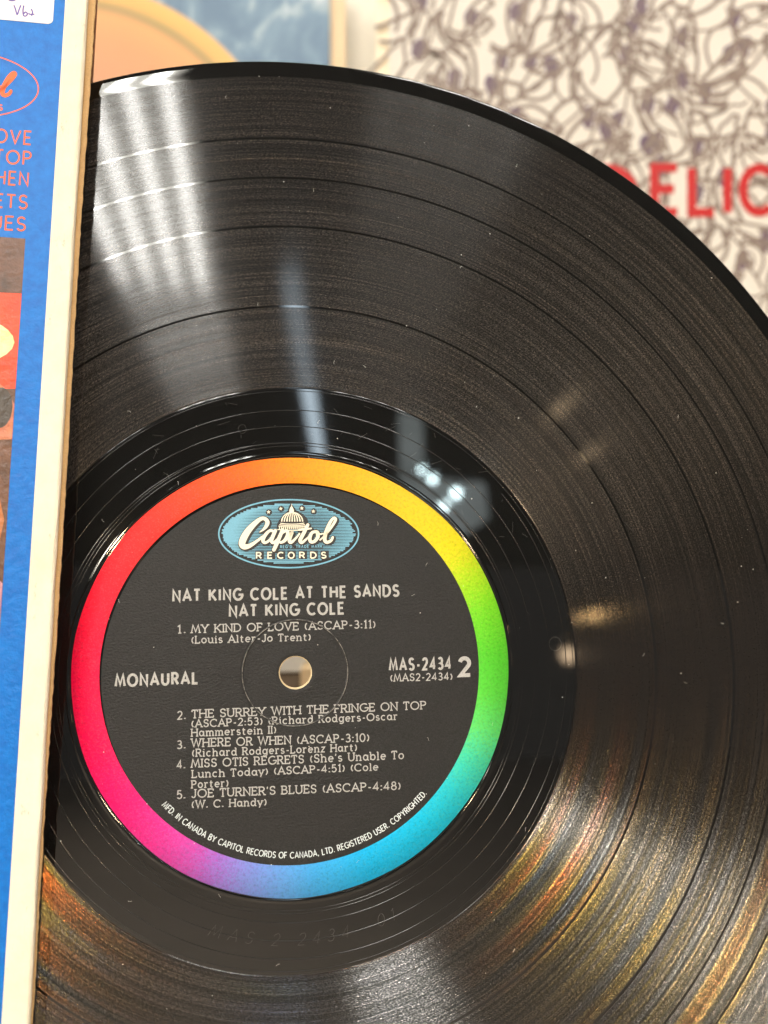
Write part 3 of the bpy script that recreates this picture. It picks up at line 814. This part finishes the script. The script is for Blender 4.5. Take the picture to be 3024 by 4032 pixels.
# colour picture on the sleeve: soft brown, red and pale shapes
def picmat(name, a, c, sc_=300):
    t = NT(name); tc = t.n('ShaderNodeTexCoord').outputs['Object']
    n = t.noise(tc, sc_, 5.0, 0.7).outputs['Fac']
    bp = t.n('ShaderNodeBump', {'Strength': 0.5, 'Distance': 0.0006, 'Height': t.noise(tc, 520.0, 3.0, 0.6).outputs['Fac']})
    return t.done(t.n('ShaderNodeBsdfPrincipled', {'Base Color': t.ramp(n, [(0.3, a), (0.7, c)]), 'Roughness': 0.34, 'Normal': bp.outputs[0]}))
PIC = sheet("cover_picture", -230, -64.6, -60, 97.3, JZ + .05, picmat("picture_brown", srgb(62, 40, 28), srgb(112, 74, 54), 120), FP)
zz = JZ + .085
def patch(name, pts, mat):
    m = MB(); m.poly(pts, zz); return m.build(name, mat, PIC)
patch("picture_red_area", [(-100, 60), (-64.62, 62.5), (-64.62, 84.4), (-100, 84)], picmat("picture_red", srgb(225, 58, 20), srgb(236, 76, 32)))
zz += .01; patch("picture_tan_area", [(-100, 48), (-64.63, 51), (-64.63, 59), (-67, 62.6), (-70, 65), (-100, 68)], picmat("picture_tan", srgb(168, 92, 66), srgb(206, 128, 92)))
zz += .01; patch("picture_pale_shape", [(-78 + 11.5 * math.cos(a) + 1.0 * math.cos(5 * a), 73 + 6.6 * math.sin(a) + .8 * math.sin(4 * a)) for a in [2 * math.pi * i / 40 for i in range(40)]], picmat("picture_pale", srgb(250, 226, 130), srgb(255, 242, 190)))
patch("picture_dark_shape", [(-67.6 + 2.6 * math.cos(a), 58 + 4.6 * math.sin(a)) for a in [2 * math.pi * i / 30 for i in range(30)]], picmat("picture_dark", srgb(44, 36, 30), srgb(64, 54, 46)))
patch("picture_orange_area", [(-100, 20), (-66.0, 27), (-65.2, 33), (-66.5, 38), (-100, 41)], picmat("picture_orange", srgb(150, 86, 44), srgb(190, 120, 66)))
patch("picture_pink_area", [(-100, -10), (-64.64, 4), (-64.64, 19), (-68, 22), (-100, 18)], picmat("picture_pink", srgb(150, 104, 128), srgb(196, 140, 150)))
# white grading sticker with a handwritten note
m = MB()
x0, x1, y0, y1, rr = -100, -61.6, 149.4, 166, 1.2
pts = arc(x1 - rr, y0 + rr, rr, rr, -90, 0, 6) + [(x1, y1), (x0, y1), (x0, y0)]
m.v = [(p[0], p[1], JZ + .16) for p in pts] + [(p[0], p[1], JZ + .05) for p in pts]
n = len(pts); m.f = [tuple(range(n))] + [(i, n + i, n + (i + 1) % n, (i + 1) % n) for i in range(n)]
M_stick = paper("sticker_paper", srgb(246, 238, 232), 0.4, 0.5, 0.03, 0, 900, .25, srgb(205, 196, 186))
STK = m.build("price_sticker", M_stick, FP)
M_pen = ink("purple_pen", srgb(104, 84, 172), 0.2)
m = MB()
def J(px, py): return (-61.9 + (px - 197) / 17.6, 154.8 - (py - 0) / 17.6)
for st in ([(45, 29), (52, 45), (60, 68), (66, 48), (72, 26)], [(84, 26), (82, 48), (86, 70), (96, 70), (100, 60), (92, 54), (86, 62)], [(104, 58), (112, 62), (128, 60)], [(114, 38), (120, 52), (117, 68)]):
    m.stroke(smooth_path([J(*p) for p in st], 4), .16, JZ + .18)
for st in ([(20, 4), (30, 9), (42, 8), (50, 2)],):
    m.stroke(smooth_path([J(*p) for p in st], 4), .22, JZ + .18)
m.build("handwriting", M_pen, STK)

# ------------------------------------------------------------------ covers standing behind, out of focus
def WB(x, y, z=450): return (x * MM, z * MM, y * MM)
def cover_mesh(name, x0, x1, y0, y1, z0, z1, mat, par):
    m = MB(); m.box(x0, x1, z0, z1, y0, y1); return m.build(name, mat, par)
BZ = 450
# left cover: orange disc with a yellow rim on a cloudy blue ground
LC = empty("record_cover", loc=(0, 0, 0)); tag(LC, 'blurred album cover with an orange disc on cloudy blue, standing at the upper left', 'record cover')
t = NT("planet_print")
tc = t.n('ShaderNodeTexCoord').outputs['Object']
xyz = t.n('ShaderNodeSeparateXYZ', {0: tc})
dx = t.math('ADD', xyz.outputs[0], .1637); dy = t.math('SUBTRACT', xyz.outputs[2], .152)
rr_ = t.math('MULTIPLY', t.math('SQRT', t.math('ADD', t.math('MULTIPLY', dx, dx), t.math('MULTIPLY', dy, dy))), 1 / .15)
cl = t.noise(t.vmath('MULTIPLY', tc, (1.6, 1.0, 1.0)), 34.0, 6.0, 0.62, 0.6).outputs['Fac']
skyc = t.ramp(cl, [(0.40, srgb(88, 116, 142)), (0.54, srgb(112, 140, 162)), (0.66, srgb(176, 192, 200)), (0.78, srgb(236, 238, 232))])
on = t.noise(tc, 22.0, 4.0).outputs['Fac']
disc_c = t.ramp(rr_, [(0.0, srgb(170, 120, 90)), (0.45, srgb(200, 142, 104)), (0.60, srgb(222, 152, 100)), (0.68, srgb(226, 164, 100)), (0.71, srgb(140, 134, 78)), (0.735, srgb(226, 178, 92)), (0.775, srgb(240, 192, 104))])
disc_c = t.mix(t.math('MULTIPLY', on, 0.5), disc_c, srgb(196, 142, 96))
colr = t.mix(t.ramp(rr_, [(0.775, 0.0), (0.785, 1.0)]), disc_c, skyc)
M_planet = t.done(t.n('ShaderNodeBsdfPrincipled', {'Base Color': colr, 'Roughness': 0.4}))
cover_mesh("printed_front", -333, -27.5, -50, 264, BZ, BZ + 2, M_planet, LC)
cover_mesh("card_border", -336, -19.5, -52, 266, BZ + 2.02, BZ + 4, paper("tan_border", srgb(224, 200, 164), .6), LC)
# right cover: crowded line drawing with red capitals, in a clear pocket
RC = empty("record_cover", loc=(0, 0, 0)); tag(RC, 'blurred cream album cover with a crowded line drawing and red capitals, upper right', 'record cover')
cover_mesh("printed_front", 2.5, 312, -50, 264, BZ, BZ + 2, paper("cream_print", srgb(220, 214, 204), .5, .4, .03, 0, 900, .12, srgb(226, 208, 180), 200), RC)
cover_mesh("pocket_edge", -4, 316, -53, 268, BZ + 2.02, BZ + 3, paper("pocket_plastic", srgb(238, 222, 190), .3, .5), RC)
class MV(MB):
    def build(s, name, mat, par): return mesh(name, [(v_[0], BZ - .05 - v_[2], v_[1]) for v_ in s.v], s.f, mat, par, False, MM)
M_line = ink("drawing_line", srgb(132, 116, 106), .12)
M_hair = ink("drawing_purple", srgb(104, 82, 104), .25)
M_red = ink("red_capitals", srgb(182, 24, 24), .05)
rnd = random.Random(21)
m = MV(); mh = MV()
for gx in range(15):
    for gy in range(13):
        x_ = 8 + gx * 13.6 + rnd.uniform(-5, 5); y_ = 90 + gy * 13.6 + rnd.uniform(-6, 6)
        a = rnd.uniform(.3, 2.8); L = rnd.uniform(20, 34); w = rnd.uniform(3.2, 6.0); bend = rnd.uniform(-1.3, 1.3)
        side1, side2 = [], []
        for k in range(9):
            q = k / 8; aa = a + bend * (q - .5); px = x_ + (q - .5) * L * math.cos(aa); py = y_ + (q - .5) * L * math.sin(aa)
            ww = w * (0.75 + .4 * math.sin(q * 4 + gx)) * (1 if q < .8 else .6)
            side1.append((px - ww * math.sin(aa), py + ww * math.cos(aa))); side2.append((px + ww * math.sin(aa), py - ww * math.cos(aa)))
        m.stroke(smooth_path(side1 + (side2[::-1][:3] if rnd.random() < .6 else []), 3), rnd.uniform(.65, 1.15), .1)
        m.stroke(smooth_path(side2, 3), rnd.uniform(.6, 1.05), .1)
        if rnd.random() < .36:
            hx, hy = x_ + rnd.uniform(-4, 6), y_ + rnd.uniform(2, 8)
            m.stroke(arc(hx, hy, 3.4, 4.4, 0, 360, 14), .5, .1, True)
            m.stroke([(hx + 1.2, hy + .8), (hx + 2.2, hy - .6), (hx + 1.0, hy - 1.6)], .45, .1)
            hp = [(hx - 2.4 + rnd.uniform(3.0, 4.4) * math.cos(t_), hy + 1.2 + rnd.uniform(3.6, 7.0) * math.sin(t_)) for t_ in [2 * math.pi * i / 13 for i in range(13)]]
            hp = [p for p in hp if not (p[0] > hx - .2 and p[1] < hy + 1.5)]
            mh.poly(hp, .05)
tag(m.build("drawn_lines", M_line, RC), kind='stuff')
tag(mh.build("drawn_hair", M_hair, RC), kind='stuff')
m = MV()
for ch, xa, xb in (("D", 105, 126.5), ("E", 136.2, 148.5), ("L", 155, 167), ("I", 172.6, 175), ("C", 181.5, 196)):
    text(m, ch, xa, 151.6, xb, 151.6, 22.4, 2.3, .3)
m.build("red_capitals", M_red, RC)
# picture ledge under the covers and the upright beside it (glimpsed through the spindle hole)
LG = empty("picture_ledge", loc=(0, 0, 0)); tag(LG, 'cream picture ledge under the covers, glimpsed through the record hole', 'ledge')
cover_mesh("ledge_board", -600, 600, -66, -54, 420, 461, M_wall, LG)
cover_mesh("ledge_lip", -600, 600, -74.5, -50, 415, 419.8, M_wall, LG)
UPR = cover_mesh("shelf_upright", -37.2, -10, -1390, -70, 396, 414.5, paper("tan_wood", srgb(228, 200, 156), .6), None)
tag(UPR, 'tan wooden upright under the ledge, glimpsed at the right side of the record hole', 'shelf upright')
GAP_PANEL = cover_mesh("dark_gap_panel", -600, -37.4, -1390, -75.5, 416, 460, paper("dark_gap_panel", srgb(110, 96, 80), .6), None)  # stands for the gap below the ledge, its shade put into the colour
tag(GAP_PANEL, 'panel coloured dark for the shaded gap under the ledge, glimpsed low in the record hole', 'dark panel')

# ------------------------------------------------------------------ small lamps, seen only as reflections; two are added to colour the grooves
GW = 'warm spot lamps of the shop'
bulb((1.371, -2.47, 0.165), .022, M_bulb_warm, 'warm spot lamp mirrored as a golden glow right of the label', GW)
bulb((1.291, -2.513, 0.032), .030, emitter("warm_bulb_soft", (1.0, .72, .45), 22.0), 'warm spot lamp mirrored at the right edge of the smooth ring', GW)
bulb((1.27, -2.40, 0.90), .03, M_bulb_dim, 'warm spot lamp mirrored as the golden streak at upper right of the record', GW)
bulb((1.36, -2.38, 0.73), .022, M_bulb_dim, 'warm spot lamp mirrored as the fainter streak near the right picture edge', GW)
bulb((-0.19, -2.75, 0.40), .035, emitter("added_bulb_right", (1.0, 0.70, 0.40), 1300.0), 'unseen warm lamp added to colour the lower right grooves', GW)  # added where its mirror image stays hidden, for the lower right glints
bulb((.72, -2.45, .28), .035, emitter("added_bulb_left", (1.0, 0.72, 0.45), 1500.0), 'unseen warm lamp added to colour the lower left grooves', GW)  # added behind the label's mirror view, for the lower left glints
M_cool = emitter("cool_bulb", (0.75, 0.97, 1.0), 160.0)
GC = 'cool display lamps in the window'
for p, r_, lab in (((.800, -2.59, .700), .010, 'palest cool display lamp, top left of the mirrored four'), ((.838, -2.59, .667), .013, 'cool display lamp second from the top of the mirrored four'),
                   ((.921, -2.579, .615), .016, 'brightest cool display lamp, right of the mirrored four'), ((.880, -2.595, .571), .014, 'cool display lamp lowest of the mirrored four')):
    bulb(p, r_, M_cool, lab, GC)
WN = empty("shop_window", loc=(0, 0, 0)); tag(WN, 'lit grey shop window mirrored blurred at the upper right of the label', 'window')
M_pane = (lambda t: t.done(t.n('ShaderNodeEmission', {'Color': t.ramp(t.noise(t.n('ShaderNodeTexCoord').outputs['Object'], 9.0, 4.0).outputs['Fac'], [(.3, (.5, .58, .56, 1)), (.7, (.8, .9, .9, 1))]), 'Strength': 5.0})))(NT("lit_pane"))
m = MB(); m.box(.735, .825, -2.66, -2.65, .70, .93); m.build("pane", M_pane, WN, sc=1.0)
m = MB(); m.add([(.73, -2.65, .69), (1.04, -2.60, .66), (1.05, -2.60, .53), (.95, -2.63, .46), (.73, -2.65, .55), (.73, -2.66, .69), (1.04, -2.61, .66), (1.05, -2.61, .53), (.95, -2.64, .46), (.73, -2.66, .55)],
                [(0, 1, 2, 3, 4), (9, 8, 7, 6, 5), (0, 5, 6, 1), (1, 6, 7, 2), (2, 7, 8, 3), (3, 8, 9, 4), (4, 9, 5, 0)])
m.build("pane", M_pane, WN, sc=1.0)
